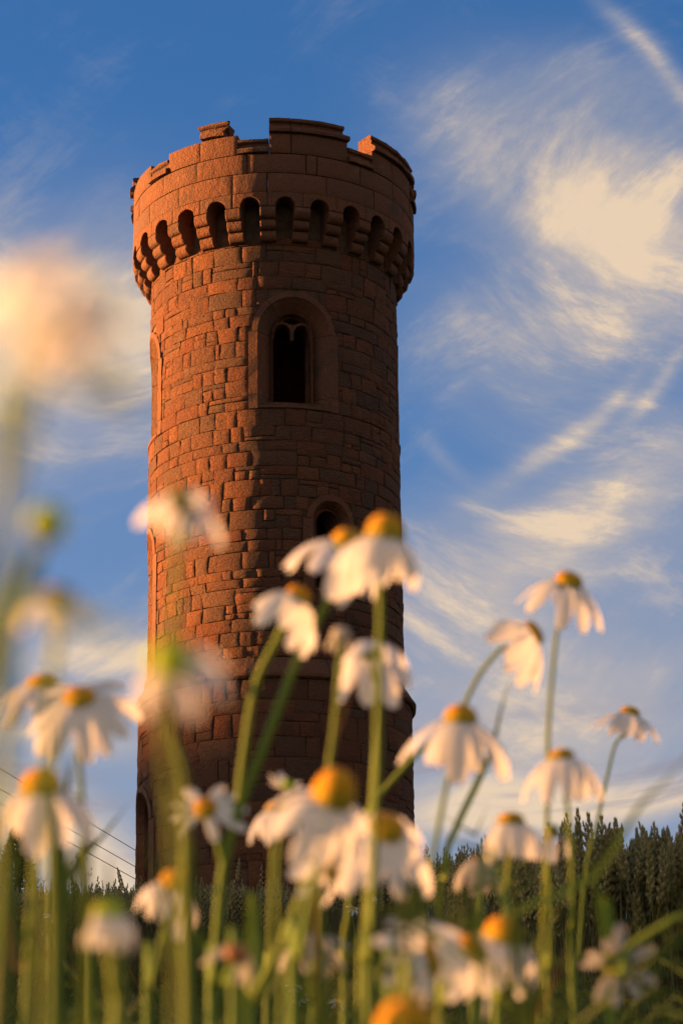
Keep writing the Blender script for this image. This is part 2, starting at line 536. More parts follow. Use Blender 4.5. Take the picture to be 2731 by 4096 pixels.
# mortar core of the wall, hollow, with the openings left free
def core(z0, z1, rfun, rin):
    mb = MB()
    n, step = 180, 2.0
    nzs = int((z1 - z0) / .06)
    zs = [z0 + (z1 - z0) * k / nzs for k in range(nzs + 1)]
    def hole(th, z):
        for o in OPEN:
            d = abs((th - o['c'] + 180) % 360 - 180) * pi / 180 * 2.0
            w = o['s'] + .03
            if z > o['zs']: w = math.sqrt(max(0, (o['s'] + .06) ** 2 - (z - o['zs']) ** 2))
            if o['z0'] - .03 < z < o['zs'] + o['s'] + .06 and d < w: return True
        return False
    for rf, flip in ((rfun, False), (lambda z: rin, True)):
        vs_ = [cyl(i * step - 180, rf(z), z) for z in zs for i in range(n)]
        fs = []
        for j in range(nzs):
            for i in range(n):
                if hole((i + .5) * step - 180, (zs[j] + zs[j + 1]) / 2): continue
                q = (j * n + i, j * n + (i + 1) % n, (j + 1) * n + (i + 1) % n, (j + 1) * n + i)
                fs.append(q[::-1] if flip else q)
        mb.add(vs_, fs)
    return mb
mb = core(6.7, 18.57, lambda z: (2.102 if z < 10.84 else (1.99 if z < 11.2 else shaft_r(z))) - .026, 1.45)
mb.build('core_wall', M_MORTAR, tower, smooth=False)
mb = MB()
for z in (7.2, 11.0, 14.55, 18.42):
    ring = [cyl(a, 1.44, z) for a in range(0, 360, 10)]
    mb.add(ring, [tuple(range(36))[::-1]])
mb.build('inner_floor', M_MORTAR, tower, smooth=False)

# swept block: path across a window head or jamb, profile (offset from opening edge, radius)
def frame_piece(o, r, path, prof, name, parent, mat=M_ASHLAR, rough=.004, seed=0):
    """path: list of (x, z, nx, nz) along the opening edge with the outward normal; prof: list of (off, radius)"""
    mb = MB()
    rows = []
    for k, (x, z, nx_, nz_) in enumerate(path):
        row = []
        for q, (off, rad) in enumerate(prof):
            jx = rough * noise.noise(Vector((x * 6 + seed, z * 6, off * 9))) * 2
            row.append(cyl(o['c'] + math.degrees((x + nx_ * off) / r), rad + jx, z + nz_ * off))
        rows.append(row)
    mb.grid(rows, closed=True)
    m_ = len(prof)
    mb.add(rows[0], [tuple(range(m_))])
    mb.add(rows[-1], [tuple(range(m_))[::-1]])
    return mb.build(name, mat, parent, smooth=False)

for oi, o in enumerate(OPEN):
    r = 2.102 if o['kind'] == 'door' else shaft_r(o['zs'])
    a, s_, f = o['a'], o['s'], o['f']
    dpt = .24 if o['kind'] == 'big' else .16
    W_ = {'big': 'window', 'small': 'slit_window', 'blind': 'blind_window', 'door': 'doorway'}[o['kind']]
    # the part itself: lining of the opening through the wall
    mb = MB()
    edge = [(-a, o['z0'])] + [(-a, o['zs'])] + [(-a * cos(k * pi / 12), o['zs'] + a * sin(k * pi / 12)) for k in range(1, 12)] + [(a, o['zs']), (a, o['z0'])]
    back = r - .5 if o['kind'] != 'blind' else r - .2
    mb.grid([[cyl(o['c'] + math.degrees(x / r), rr, z) for x, z in edge] for rr in (r - .12, r - .3 if o['kind'] != 'blind' else r - .18, back)], closed=True)
    if o['kind'] in ('blind', 'door'):
        mb.add([cyl(o['c'] + math.degrees(x / r), back, z) for x, z in edge], [tuple(range(len(edge)))])
    win = mb.build(W_, M_ASHLAR, tower, smooth=False)
    e = .012 if o['kind'] != 'door' else .014
    profj = [(0, r - .34), (0, r - dpt), (.045, r - dpt), (.05, r - dpt + .025), (s_ - a - .02, r - .02), (s_ - a, r + e), (f - a, r + e), (f - a, r - .12)]
    prof_a = [(0, r - .34), (0, r - dpt), (.045, r - dpt), (.05, r - dpt + .025), (s_ - a - .02, r - .02), (s_ - a, r + e), (s_ - a + .09, r + e), (s_ - a + .09, r - .12)]
    cuts = {'big': [o['zf'] + .01, o['z0'] + .13, o['zs']], 'small': [o['zf'] + .01, 12.85, o['zs']], 'blind': [o['zf'] + .01, 11.9, 12.65, o['zs']], 'door': [o['z0'], 7.7, 8.35, o['zs']]}[o['kind']]
    for sd_ in (-1, 1):
        cc = cuts
        for k in range(len(cc) - 1):
            n = 8
            path = [(sd_ * a, cc[k] + .003 + (cc[k + 1] - cc[k] - .006) * q / n, sd_, 0) for q in range(n + 1)]
            pj = profj if sd_ > 0 else profj
            frame_piece(o, r, path if sd_ > 0 else path[::-1], pj, 'jamb', win, seed=oi * 7 + k + sd_, rough=.005)
    nv = {'big': 3, 'small': 1, 'blind': 3, 'door': 5}[o['kind']]
    bounds = [0, pi * .30, pi * .72, pi] if nv == 3 else [pi * k / nv for k in range(nv + 1)]
    for k in range(nv):
        a0, a1 = bounds[k] + .006, bounds[k + 1] - .006
        n = 10
        path = [(a * cos(a0 + (a1 - a0) * q / n), o['zs'] + .002 + a * sin(a0 + (a1 - a0) * q / n), cos(a0 + (a1 - a0) * q / n), sin(a0 + (a1 - a0) * q / n)) for q in range(n + 1)]
        frame_piece(o, r, path, prof_a, 'voussoir', win, seed=oi * 11 + k)
    # sill with weathered slope and two end blocks
    if o['kind'] != 'door':
        mb = MB()
        xs_ = [(s_ - .012) * (q / 7 - 1) for q in range(15)]
        rows = []
        for x in xs_:
            inn = True
            zt = o['z0'] if inn else o['z0'] + .125
            hump = .035 * math.exp(-(x / .05) ** 2) if o['kind'] == 'big' else 0
            rows.append([cyl(o['c'] + math.degrees(x / r), rr, zz) for rr, zz in
                         ((r - .5, o['zf'] + .01), (r - .5, zt + .01 + (.0 if inn else 0)), (r - .24, zt + .004 + hump), (r - .04 if inn else r + .012, zt - (.035 if inn else 0)), (r + .022, zt - (.06 if inn else .01)), (r + .02, o['zf'] + .02), (r - .02, o['zf'] + .005))])
        mb.grid(rows, closed=True, flip=True)
        mb.add(rows[0], [tuple(range(7))[::-1]]); mb.add(rows[-1], [tuple(range(7))])
        mb.build('sill', M_ASHLAR, win, smooth=False)
    if o['kind'] == 'big':
        # tracery: tympanum plate with two round heads, a lens-shaped eye and the stump of the lost mullion
        mb = MB()
        zc, rl, hc = o['zs'] + .045, .150, .172
        ro = a + .03
        def zlow(x):
            d = abs(abs(x) - hc)
            return zc + math.sqrt(rl * rl - d * d) if d < rl else zc - .10
        def zup(x): return o['zs'] + math.sqrt(max(1e-5, ro * ro - x * x))
        N = 60
        xsn = [-ro + 2 * ro * q / N for q in range(N + 1)]
        r0, r1 = r - dpt + .015, r - dpt - .10
        def eye(x):
            if abs(x) > .165: return None
            w = 1 - (x / .165) ** 2
            return (zc + .215 - .055 * w, zc + .215 + .05 * w)
        def strip(fun0, fun1, i):
            x0_, x1_ = xsn[i], xsn[i + 1]
            q = [cyl(o['c'] + math.degrees(x / r), rr, z) for rr in (r0, r1) for x, z in ((x0_, fun0(x0_)), (x1_, fun0(x1_)), (x1_, fun1(x1_)), (x0_, fun1(x0_)))]
            mb.add(q, [(0, 1, 2, 3), (7, 6, 5, 4), (4, 5, 1, 0), (3, 2, 6, 7)])
        for i in range(N):
            xm = (xsn[i] + xsn[i + 1]) / 2
            lo = lambda x: min(zlow(x), zup(x) - .002)
            if eye(xm):
                strip(lo, lambda x: (eye(x) or (zc + .215,) * 2)[0], i)
                strip(lambda x: (eye(x) or (zc + .215,) * 2)[1], zup, i)
            else: strip(lo, zup, i)
        tr = mb.build('tracery', M_ASHLAR, win, smooth=False)
        # raised roll round each light
        mb = MB()
        for sg in (-1, 1):
            ring = []
            for q in range(15):
                an = pi * q / 14
                row = []
                for (dr, rr) in ((0, r0 - .02), (0, r0 + .03), (.032, r0 + .035), (.05, r0 + .002)):
                    x = sg * hc + (rl + dr) * cos(an)
                    z = zc + (rl + dr) * sin(an) - .0
                    row.append(cyl(o['c'] + math.degrees(x / r), rr, z))
                ring.append(row)
            mb.grid(ring, closed=True)
        mb.build('cusp_moulding', M_ASHLAR, win, smooth=False)
        mb = MB()
        rows = [[cyl(o['c'] + math.degrees(x / r), rr, z) for x, rr in ((-.024, r1), (-.028, r0 + .01), (0, r0 + .04), (.028, r0 + .01), (.024, r1))] for z in (zc - .115, zc - .05, zc + .06)]
        mb.grid(rows, closed=True)
        mb.add(rows[0], [tuple(range(5))[::-1]])
        mb.build('mullion_stump', M_ASHLAR, win, smooth=False)

# sloping string course on top of the plinth
def ring_block(prof, t0, t1, name, parent, mat=M_ASHLAR, n=8, gap=.3, rough=.006, seed=0, ends=(0, 0), trim=None):
    mb = MB()
    rows = []
    for k in range(n + 1):
        th = t0 + gap / 2 + (t1 - t0 - gap) * k / n
        row = []
        for q, (rr, z) in enumerate(prof):
            d = rough * noise.noise(Vector((th * .22 + seed * 5, q * 3.1, z)))
            tt = th
            if trim and k in (0, n): tt += trim(q, k == 0)
            row.append(cyl(tt, rr + d, z + d * .6))
        rows.append(row)
    mb.grid(rows, closed=True)
    m_ = len(prof)
    mb.add(rows[0], [tuple(range(m_))])
    mb.add(rows[-1], [tuple(range(m_))[::-1]])
    return mb.build(name, mat, parent, smooth=False)
band = [(1.93, 10.80), (2.10, 10.795), (2.135, 10.80), (2.165, 10.825), (2.168, 10.872), (2.15, 10.905), (2.10, 10.98), (2.03, 11.09), (2.0, 11.144), (1.93, 11.146)]
tb = -7.0
rb = random.Random(4)
first = tb
while tb < first + 359:
    w = rb.uniform(14, 22)
    if first + 360 - tb - w < 10: w = first + 360 - tb
    ring_block(band, tb, tb + w, 'string_course_block', tower, rough=.012, seed=int(tb))
    tb += w

# machicolation: corbels of three rolls, lintel blocks with round arches
NC = 26
TC0 = 6.1
tiers = [(2.292, 18.345, 18.165), (2.205, 18.162, 18.015), (2.11, 18.012, 17.855)]
prof = [(1.90, 18.345)]
for (rr, zt, zb) in tiers:
    prof += [(rr - .012, zt), (rr, zt - .012), (rr + .004, zt - (zt - zb) * .45)]
    for q in range(1, 6):
        an = q / 5 * pi / 2
        prof.append((rr - .085 * (1 - cos(an)) * 1.0, zt - (zt - zb) * .45 - (zt - zb) * .54 * sin(an)))
prof.append((1.90, 17.855))
for k in range(NC):
    c = TC0 + 360 / NC * (k + .5)
    mb = MB()
    rr = random.Random(k)
    ero = rr.uniform(0, .02) if abs(((c + 180) % 360) - 180 - 60) > 22 else rr.uniform(.02, .05)
    hw = .123
    cols_ = []
    for x in (-hw, -hw * .88, hw * .88, hw):
        cols_.append([cyl(c + math.degrees(x / max(pr, 2.0)), pr + (0 if pr < 1.95 else .012 * noise.noise(Vector((x * 9 + k, pz * 9, 0))) - ero * abs(noise.noise(Vector((k * 3.3, pz * 7, x * 4)))) - (.010 if abs(x) == hw else 0)), pz) for pr, pz in prof])
    mb.grid(cols_, flip=False)
    m_ = len(prof)
    mb.add(cols_[0], [tuple(range(m_))[::-1]])
    mb.add(cols_[-1], [tuple(range(m_))])
    mb.build('corbel', M_ASHLAR, tower, smooth=False)
for k in range(NC):
    c = TC0 + 360 / NC * k
    h = 180 / NC
    mb = MB()
    N = 22
    ra = .158
    ztop, zbot = 18.583, 18.35
    def zb_(x): return zbot + math.sqrt(max(0, ra * ra - x * x)) if abs(x) < ra else zbot
    xm = R_(h) * 2.29 - .004
    xs_ = sorted(set([-xm, xm, -ra - .0005, ra + .0005] + [xm * (2 * q / N - 1) for q in range(N + 1)] + [ra * sin(pi / 2 * (2 * q / 12 - 1)) for q in range(13)]))
    fr, bk, tp, bt = [], [], [], []
    for x in xs_:
        d = .006 * noise.noise(Vector((x * 7 + k * 3, 1, 4)))
        th = c + math.degrees(x / 2.29)
        zb = zb_(x)
        edge_ = .008 if abs(x) > xm - .001 else 0
        fr.append([cyl(th, 2.285 + d - edge_, zb), cyl(th, 2.293 + d - edge_, zb + .012), cyl(th, 2.293 + d - edge_, ztop - .008), cyl(th, 2.286 + d - edge_, ztop), cyl(th, 1.99, ztop), cyl(th, 1.99, zb)])
    mb.grid(fr, closed=True, flip=False)
    mb.add(fr[0], [tuple(range(6))]); mb.add(fr[-1], [tuple(range(6))[::-1]])
    mb.build('arch_block', M_ASHLAR, tower, smooth=False)

# parapet ashlar, merlons, copings
def ashlar(t0, t1, z0, z1, name, seed, proud=0.0, r=2.29):
    mb = MB()
    stone(mb, t0, t1, z0, z1, r, proud, .005, nx=20, nz=5, gap=.007, jit=.003, roundness=.012, seed=seed, inner=1.99)
    mb.build(name, M_ASHLAR, tower)
rows_ = [(18.5865, 18.923, [-82.5, -58.5, -39.3, -14.6, -1.0, 22.8, 45.5, 66]), (18.923, 19.259, [-94, -70.5, -48.5, -30.5, -8.9, 14.5, 18.8, 38.4, 58])]
for ri, (z0, z1, js) in enumerate(rows_):
    js = js[:]
    rr = random.Random(20 + ri)
    while js[-1] < js[0] + 360 - 30: js.append(js[-1] + rr.uniform(17, 25))
    js.append(js[0] + 360)
    for k in range(len(js) - 1):
        ashlar(js[k], js[k + 1], z0, z1, 'parapet_block', 500 + ri * 50 + k, rr.uniform(-.004, .005))
cop = [(1.975, 0), (2.30, 0), (2.345, .004), (2.352, .05), (2.335, .085), (2.29, .105), (2.262, .145), (2.268, .175), (2.305, .19), (2.318, .205), (2.316, .24), (2.29, .262), (2.14, .275), (1.97, .262)]
copz = lambda z, sc_=1.0: [(rr, z + h * sc_) for rr, h in cop]
for k in range(8):
    c = 16.05 + 45 * k
    c = (c + 180) % 360 - 180
    t0, t1 = c - 16.35, c + 16.35
    js = {16: [t0, 8.6, t1], -29: [t0, -22.2, t1]}.get(int(c), [t0, c + random.uniform(-5, 5), t1])
    for q in range(2): ashlar(js[q], js[q + 1], 19.2615, 19.612, 'merlon_block', 900 + k * 4 + q)
    if abs(c + 28.95) < .1:
        def brk(q, first): return (0 if first else -1) * 0 + (1.6 * noise.noise(Vector((q * 1.7, 3 if first else 9, 2))) + ((2.4 - q * .25) if first else (-(1.0 if q < 7 else -.6))))
        ring_block(copz(19.615), -29.5, -17.2, 'coping', tower, rough=.02, seed=k, gap=0, trim=brk)
    elif abs(c + 73.95) < .1:
        ring_block(copz(19.615), t0, -84, 'coping', tower, rough=.03, seed=k, gap=0)
    elif abs(c - 16.05) < .1:
        ring_block(copz(19.615), t0, 8.3, 'coping', tower, rough=.01, seed=k)
        ring_block(copz(19.612), 8.3, t1, 'coping', tower, rough=.01, seed=k + 3, trim=lambda q, first: 0 if first else (-1.8 if 5 <= q <= 12 else .3))
    elif not -125 < c < -110:
        lead = (lambda q, first: (-1.5 if 8 <= q <= 11 else 0) if first else (-1.5 if 5 <= q <= 12 else 0))
        ring_block(copz(19.615), t0, c, 'coping', tower, rough=.02, seed=k, trim=lambda q, first: lead(q, first) if first else 0)
        ring_block(copz(19.613), c, t1 + (3 if 60 < c < 62 else 0), 'coping', tower, rough=.02, seed=k + 9, trim=lambda q, first: 0 if first else lead(q, first))
    if -125 < c < -110:      # a badly worn coping that has slipped outwards
        ring_block([(rr + (.10 if rr > 2.2 else .06), z + .0) for rr, z in copz(19.64, .95)], t0 - .8, t1 + .6, 'coping', tower, rough=.03, seed=77)
    # the crenel after this merlon: low coping
    ring_block([(rr - .008, z) for rr, z in copz(19.2625, .98)], t1 + .05, t1 + 12.25, 'crenel_coping', tower, rough=.012, seed=k + 40, gap=.05)
mb = MB()
ring = [cyl(a, 2.02, 18.80) for a in range(0, 360, 10)]
mb.add(ring, [tuple(range(36))])
mb.build('roof_deck', M_MORTAR, tower, smooth=False)  # unseen deck added to keep the hollow inside dark

# ------------------------------------------------------------------ overhead wires, far tree
def wire(p0, p1, label):
    a, b_ = at(*p0, 62), at(*p1, 62)
    d = b_ - a
    pts = []
    for k in range(41):
        t_ = -0.5 + 3.0 * k / 40
        p = a + d * t_
        p.z -= 0.10 * (1 - ((t_ - 1) / 2) ** 2) - 0.02
        pts.append(p)
    mb = MB()
    mb.tube(pts, [.009] * len(pts), 5)
    tag(mb.build('overhead_wire', M_WIRE), label, 'wire', 'overhead wires left of the tower')
wire((0, 1759), (313, 1946), 'topmost of the three thin dark wires sloping down to the tower')
wire((0, 1806), (313, 1984), 'middle one of the three thin dark wires sloping down to the tower')
wire((0, 1839), (313, 2012), 'lowest of the three thin dark wires sloping down to the tower')

tb_ = at(38, 2050, 50)
tree = empty('conifer_tree', (tb_.x, tb_.y, gz(0, tb_.y) - .5), 'dark conifer tree on the skyline at the left edge of the field', 'tree')
top_z = at(38, 1890, 50).z
H_ = top_z - tree.location.z
mb = MB(); mb.tube([Vector((0, 0, 0)), Vector((.02, 0, H_ * .5)), Vector((0, 0, H_ * .96))], [.12, .08, .02], 7)
mb.build('trunk', M_BARK, tree)
mb = MB()
rr = random.Random(3)
for k in range(5200):
    h = rr.random() ** .8
    rad = (1 - h) ** .75 * .62 * (1 + .25 * noise.noise(Vector((h * 9, rr.random() * 2, 0)))) * rr.random() ** .4 + .02
    an = rr.uniform(0, 2 * pi)
    p = Vector((rad * cos(an), rad * sin(an), .15 + h * (H_ - .15)))
    d = Vector((cos(an), sin(an), rr.uniform(-.2, .9))).normalized() * rr.uniform(.07, .13)
    s_ = d.cross(Vector((rr.uniform(-1, 1), rr.uniform(-1, 1), rr.uniform(-1, 1)))).normalized() * .022
    mb.add([p - s_, p + s_, p + d], [(0, 1, 2)])
mb.build('crown', M_NEEDLE, tree, smooth=False)

# ------------------------------------------------------------------ wheat
def ear_mesh(seed, n_sp, full):
    rnd = random.Random(seed)
    mb = MB()
    L = .088
    bend = rnd.uniform(-.012, .012)
    for k in range(n_sp):
        f = k / (n_sp - 1)
        z = f * L
        w = .0068 * (0.65 + .9 * math.sin(pi * min(1, .15 + f * .85)) ** .8) * (1 - .35 * f)
        for sd_ in ((-1, 1) if full else (1 if k % 2 else -1,)):
            an = (0 if k % 2 else pi / 2) + (0 if sd_ > 0 else pi) + rnd.uniform(-.25, .25)
            dr = Vector((cos(an), sin(an), 0))
            sdv = Vector((-sin(an), cos(an), 0))
            c = dr * w * .62 + Vector((bend * f * f, 0, z))
            tip = c + dr * w * .55 + Vector((0, 0, .0135))
            mid = c + Vector((0, 0, .005))
            bs = c + Vector((0, 0, -.005)) - dr * w * .3
            mb.add([bs, mid + sdv * w * .68, mid + dr * w * .72, mid - sdv * w * .68, mid - dr * w * .6, tip],
                   [(0, 2, 1), (0, 3, 2), (0, 4, 3), (0, 1, 4), (5, 1, 2), (5, 2, 3), (5, 3, 4), (5, 4, 1)])
    c = Vector((bend, 0, L + .004))
    mb.add([c + Vector((.003, 0, -.004)), c + Vector((-.002, .003, -.004)), c + Vector((-.002, -.003, -.004)), c + Vector((0, 0, .012))], [(0, 1, 3), (1, 2, 3), (2, 0, 3)])
    return mb
def stem_mb(seed, H, n=5):
    rnd = random.Random(seed)
    lx, ly = rnd.uniform(-.03, .03), rnd.uniform(-.03, .03)
    mb = MB()
    pts = [Vector((lx * (f * f - 1), ly * (f * f - 1), H * (f - 1))) for f in (0, .35, .7, 1)]
    mb.tube(pts, [.0019, .0018, .0015, .0012], n, cap=False)
    return mb, pts
def blade_mb(seed, base, L, w, droop, n=6):
    rnd = random.Random(seed)
    an = rnd.uniform(0, 2 * pi)
    d = Vector((cos(an), sin(an), 0)); s_ = Vector((-sin(an), cos(an), 0))
    mb = MB()
    rows = []
    for k in range(n + 1):
        f = k / n
        p = Vector(base) + d * (L * f * (.25 + .5 * f)) + Vector((0, 0, L * (.9 * f - droop * f * f)))
        ww = w * (1 - f) ** .6 * (.6 + .4 * min(1, f * 6)) + .0002
        rows.append([p - s_ * ww, p + Vector((0, 0, -ww * .4)), p + s_ * ww])
    mb.grid(rows)
    return mb
WV = []
for v_ in range(6):
    e_ = ear_mesh(v_, 11, True).mesh('wheat_ear', M_EAR, False)
    sm_, pts_ = stem_mb(v_, .66)
    s_me = sm_.mesh('wheat_stem', M_WSTEM)
    l_me = blade_mb(v_ + 20, pts_[1] + Vector((0, 0, .10)), .2, .005, .45).mesh('wheat_leaf', M_DRY if v_ == 2 else M_WSTEM)
    WV.append((e_, s_me, l_me))
wrnd = random.Random(12)
def edge_y(azd):
    """where the crop begins, by bearing: close on the right, far on the left"""
    if azd > 4.3: return 5.3
    if azd > 1.6: return 5.3 + (4.3 - azd) / 2.7 * 4.2
    return 10.5
near = []
tries = 0
while len(near) < 296 and tries < 60000:
    tries += 1
    azd = wrnd.uniform(-8.6, 8.8) if wrnd.random() < .45 else wrnd.uniform(2.2, 8.8)
    y0 = edge_y(azd)
    y = y0 + abs(wrnd.gauss(0, .55 if azd > 1.6 else 1.2))
    x = y * math.tan(R_(azd))
    near.append((x, y))
near.sort(key=lambda p: p[1])
def top_z(x, y, rnd): return gz(x, y) + .525 + rnd.gauss(0, .032) + .05 * noise.noise(Vector((x * .8, y * .8, 3))) - .03 - (.08 if x < -.01 * y else 0)
tall = [((1417, 1880), 5.5), ((1369, 1905), 5.6), ((1525, 1915), 5.6), ((1552, 1915), 5.5), ((1478, 1945), 5.7), ((1172, 1975), 8.6), ((1022, 2000), 9.5), ((962, 1985), 10.5), ((1052, 1985), 9.2), ((285, 1995), 13.0), ((430, 1970), 13.5), ((418, 1985), 13), ((505, 1985), 13.5), ((545, 1975), 14)]
tl = ['tallest wheat stalk, its ear standing clear against the sky at the right',
      'wheat ear rising just left of the tallest one against the sky',
      'thick wheat ear against the sky near the right edge, left of a thinner one',
      'thin wheat ear against the sky closest to the right edge',
      'lower wheat ear between the tallest one and the two at the right edge',
      'lone wheat ear on the skyline below the pale flower with a low cap',
      'slender wheat ear on the skyline right of the withered flower petals',
      'wheat ear standing right beside the right edge of the tower foot',
      'wheat ear on the skyline just left of the withered brown flower',
      'wheat ear on the skyline just left of the tower foot',
      'highest wheat ear before the left foot of the tower, above the two-clump flower',
      'wheat ear just left of the highest one before the left foot of the tower',
      'wheat ear beside the thick forked stem before the dark tower foot',
      'wheat ear right of the thick forked stem before the dark tower foot']
allw = [(at(px[0], px[1], d).x, at(px[0], px[1], d).y, at(px[0], px[1], d).z - .105, i) for i, (px, d) in enumerate(tall)]
allw += [(x, y, top_z(x, y, wrnd), -1) for x, y in near[:286]]
for k, (x, y, z, ti) in enumerate(allw):
    v_ = WV[wrnd.randrange(6)]
    right = x / y > .03
    lab = ('green wheat stalk with blunt ear, packed in the crop at the right edge' if right
           else 'green wheat stalk with blunt ear before the foot of the tower')
    grp = 'wheat stalks at the right edge of the field' if right else 'wheat stalks before the foot of the tower'
    if ti >= 0: lab = tl[ti]
    root = empty('wheat_stalk', (x, y, z), lab, 'wheat', grp)
    root.rotation_euler = (wrnd.gauss(0, .13), wrnd.gauss(0, .13), wrnd.uniform(0, 6.28))
    sc_ = wrnd.uniform(.88, 1.15)
    root.scale = (sc_,) * 3
    link('ear', v_[0], root); link('stem', v_[1], root)
    if wrnd.random() < .7: link('leaf', v_[2], root)

def scatter(variants, spots, name, mats, label_kind='stuff'):
    """one joined mesh of many small copies; variants: list of (verts Nx3, faces as flat quads/tris list, mat index list)"""
    V, LT, LI, MI = [], [], [], []
    base = 0
    for (x, y, z, rz, s_, lx, ly, vi) in spots:
        v, lt, li, mi = variants[vi]
        c, sn = cos(rz), sin(rz)
        p = v * s_
        q = np.empty_like(p)
        q[:, 0] = p[:, 0] * c - p[:, 1] * sn + x + lx * p[:, 2]
        q[:, 1] = p[:, 0] * sn + p[:, 1] * c + y + ly * p[:, 2]
        q[:, 2] = p[:, 2] + z
        V.append(q); LT.append(lt); LI.append(li + base); MI.append(mi)
        base += len(v)
    V, LT, LI, MI = map(np.concatenate, (V, LT, LI, MI))
    me = bpy.data.meshes.new(name)
    me.vertices.add(len(V)); me.vertices.foreach_set('co', V.astype(np.float32).ravel())
    me.loops.add(len(LI)); me.loops.foreach_set('vertex_index', LI.astype(np.int32))
    me.polygons.add(len(LT))
    st = np.concatenate([[0], np.cumsum(LT)[:-1]])
    me.polygons.foreach_set('loop_start', st.astype(np.int32))
    me.polygons.foreach_set('loop_total', LT.astype(np.int32))
    for m_ in mats: me.materials.append(m_)
    me.polygons.foreach_set('material_index', MI.astype(np.int32))
    me.update(calc_edges=True)
    o = link(name, me)
    o['kind'] = 'stuff'
    return o
def pack(parts):
    """parts: list of (MB, material index) -> arrays"""
    v, lt, li, mi = [], [], [], []
    b_ = 0
    for mb_, k in parts:
        v += [tuple(p) for p in mb_.v]
        for f in mb_.f:
            lt.append(len(f)); li += [i + b_ for i in f]; mi.append(k)
        b_ += len(mb_.v)
    return np.array(v, float), np.array(lt), np.array(li), np.array(mi)
wvar = []
for v_ in range(4):
    sm_, pts_ = stem_mb(v_ + 50, .62, 3)
    parts = [(ear_mesh(v_ + 60, 9, v_ % 2 == 0), 0), (sm_, 1), (blade_mb(v_ + 70, pts_[1] + Vector((0, 0, .1)), .18, .005, .45, 3), 1 if v_ else 2)]
    wvar.append(pack(parts))
srnd = random.Random(31)
spots = []
for k in range(9500):
    azd = srnd.uniform(-11, 11)
    y0 = edge_y(azd) + .15
    y = y0 + (46 - y0) * srnd.random() ** 2.1
    x = y * math.tan(R_(azd))
    if (x - TX) ** 2 + (y - TY) ** 2 < 2.3 ** 2: continue
    spots.append((x, y, top_z(x, y, srnd) - .02, srnd.uniform(0, 6.28), srnd.uniform(.9, 1.12), srnd.gauss(0, .09), srnd.gauss(0, .09), srnd.randrange(4)))
scatter(wvar, spots, 'wheat_crop', [M_EAR, M_WSTEM, M_DRY])
# ------------------------------------------------------------------ grass and weeds between camera and crop
gvar = []
for v_ in range(8):
    H = 1.0
    mb = blade_mb(v_ + 200, (0, 0, 0), H, .0045 if v_ < 5 else .008, random.Random(v_).uniform(.05, .35), 6)
    gvar.append(pack([(mb, 2 if v_ == 7 else (v_ % 2))]))
spots = []
for k in range(9000):
    azd = srnd.uniform(-14, 14)
    y = 1.1 + 10 * srnd.random() ** 1.25
    if y > edge_y(azd) + 1.5: continue
    x = y * math.tan(R_(azd))
    hmax = (.178 * y + .02 - gz(x, y)) if azd < 2 else (.165 * y - gz(x, y))
    hgt = max(.12, hmax) * srnd.uniform(.55, 1.0) / .85
    spots.append((x, y, gz(x, y) - .03, srnd.uniform(0, 6.28), hgt, srnd.gauss(0, .28), srnd.gauss(0, .2), srnd.randrange(8)))
scatter(gvar, spots, 'grass', [M_GRASS, M_LEAF, M_DRY])

# tangle of thin branching stems with finely cut leaves between the grasses
def tangle(seed):
    rnd = random.Random(seed)
    st, lf = MB(), MB()
    def grow(p, d, L, r, lev):
        pts = [p]
        for q in range(4):
            d = (d + Vector((rnd.gauss(0, .16), rnd.gauss(0, .16), .06))).normalized()
            pts.append(pts[-1] + d * L / 4)
        st.tube(pts, [r, r * .9, r * .8, r * .7, r * .6], 4, cap=False)
        for q in range(1, 5):
            for _ in range(2):
                an = rnd.uniform(0, 6.28)
                e = Vector((cos(an), sin(an), rnd.uniform(.1, 1.0))).normalized()
                l_ = rnd.uniform(.03, .07)
                b0 = pts[q]
                s_ = e.cross(Z0).normalized()
                for k in range(5):
                    f = .25 + .7 * k / 5
                    for sg in (-1, 1):
                        t0_ = b0 + e * l_ * f
                        t1_ = t0_ + (s_ * sg + e * .8 + Vector((0, 0, rnd.uniform(-.3, .5)))).normalized() * l_ * .34
                        o_ = Vector((0, 0, .0007))
                        lf.add([t0_ - o_, t0_ + o_, t1_], [(0, 1, 2)])
                lf.add([b0 - Vector((0, 0, .0006)), b0 + Vector((0, 0, .0006)), b0 + e * l_], [(0, 1, 2)])
            if lev and rnd.random() < .75:
                an = rnd.uniform(0, 6.28)
                grow(pts[q], (d + Vector((cos(an), sin(an), .3)) * .8).normalized(), L * rnd.uniform(.35, .6), r * .6, lev - 1)
    grow(Vector((0, 0, 0)), Vector((rnd.uniform(-.3, .3), rnd.uniform(-.3, .3), 1)).normalized(), .42, .0016, 2)
    return pack([(st, 0), (lf, 1)])
Z0 = Vector((0, 0, 1))
tv = [tangle(900 + k) for k in range(6)]
tv = [(v / v[:, 2].max(), a, b_, c) for v, a, b_, c in tv]
spots = []
for k in range(1100):
    azd = srnd.uniform(-13, 13)
    y = .62 + 4.2 * srnd.random() ** 1.3
    x = y * math.tan(R_(azd))
    hmax = (.168 + .014 * noise.noise(Vector((x * 5, y, 2)))) * y - gz(x, y)
    spots.append((x, y, gz(x, y) - .02, srnd.uniform(0, 6.28), hmax * srnd.uniform(.55, 1.08), srnd.gauss(0, .15), srnd.gauss(0, .1), srnd.randrange(6)))
scatter(tv, spots, 'undergrowth', [M_STEM, M_LEAF])

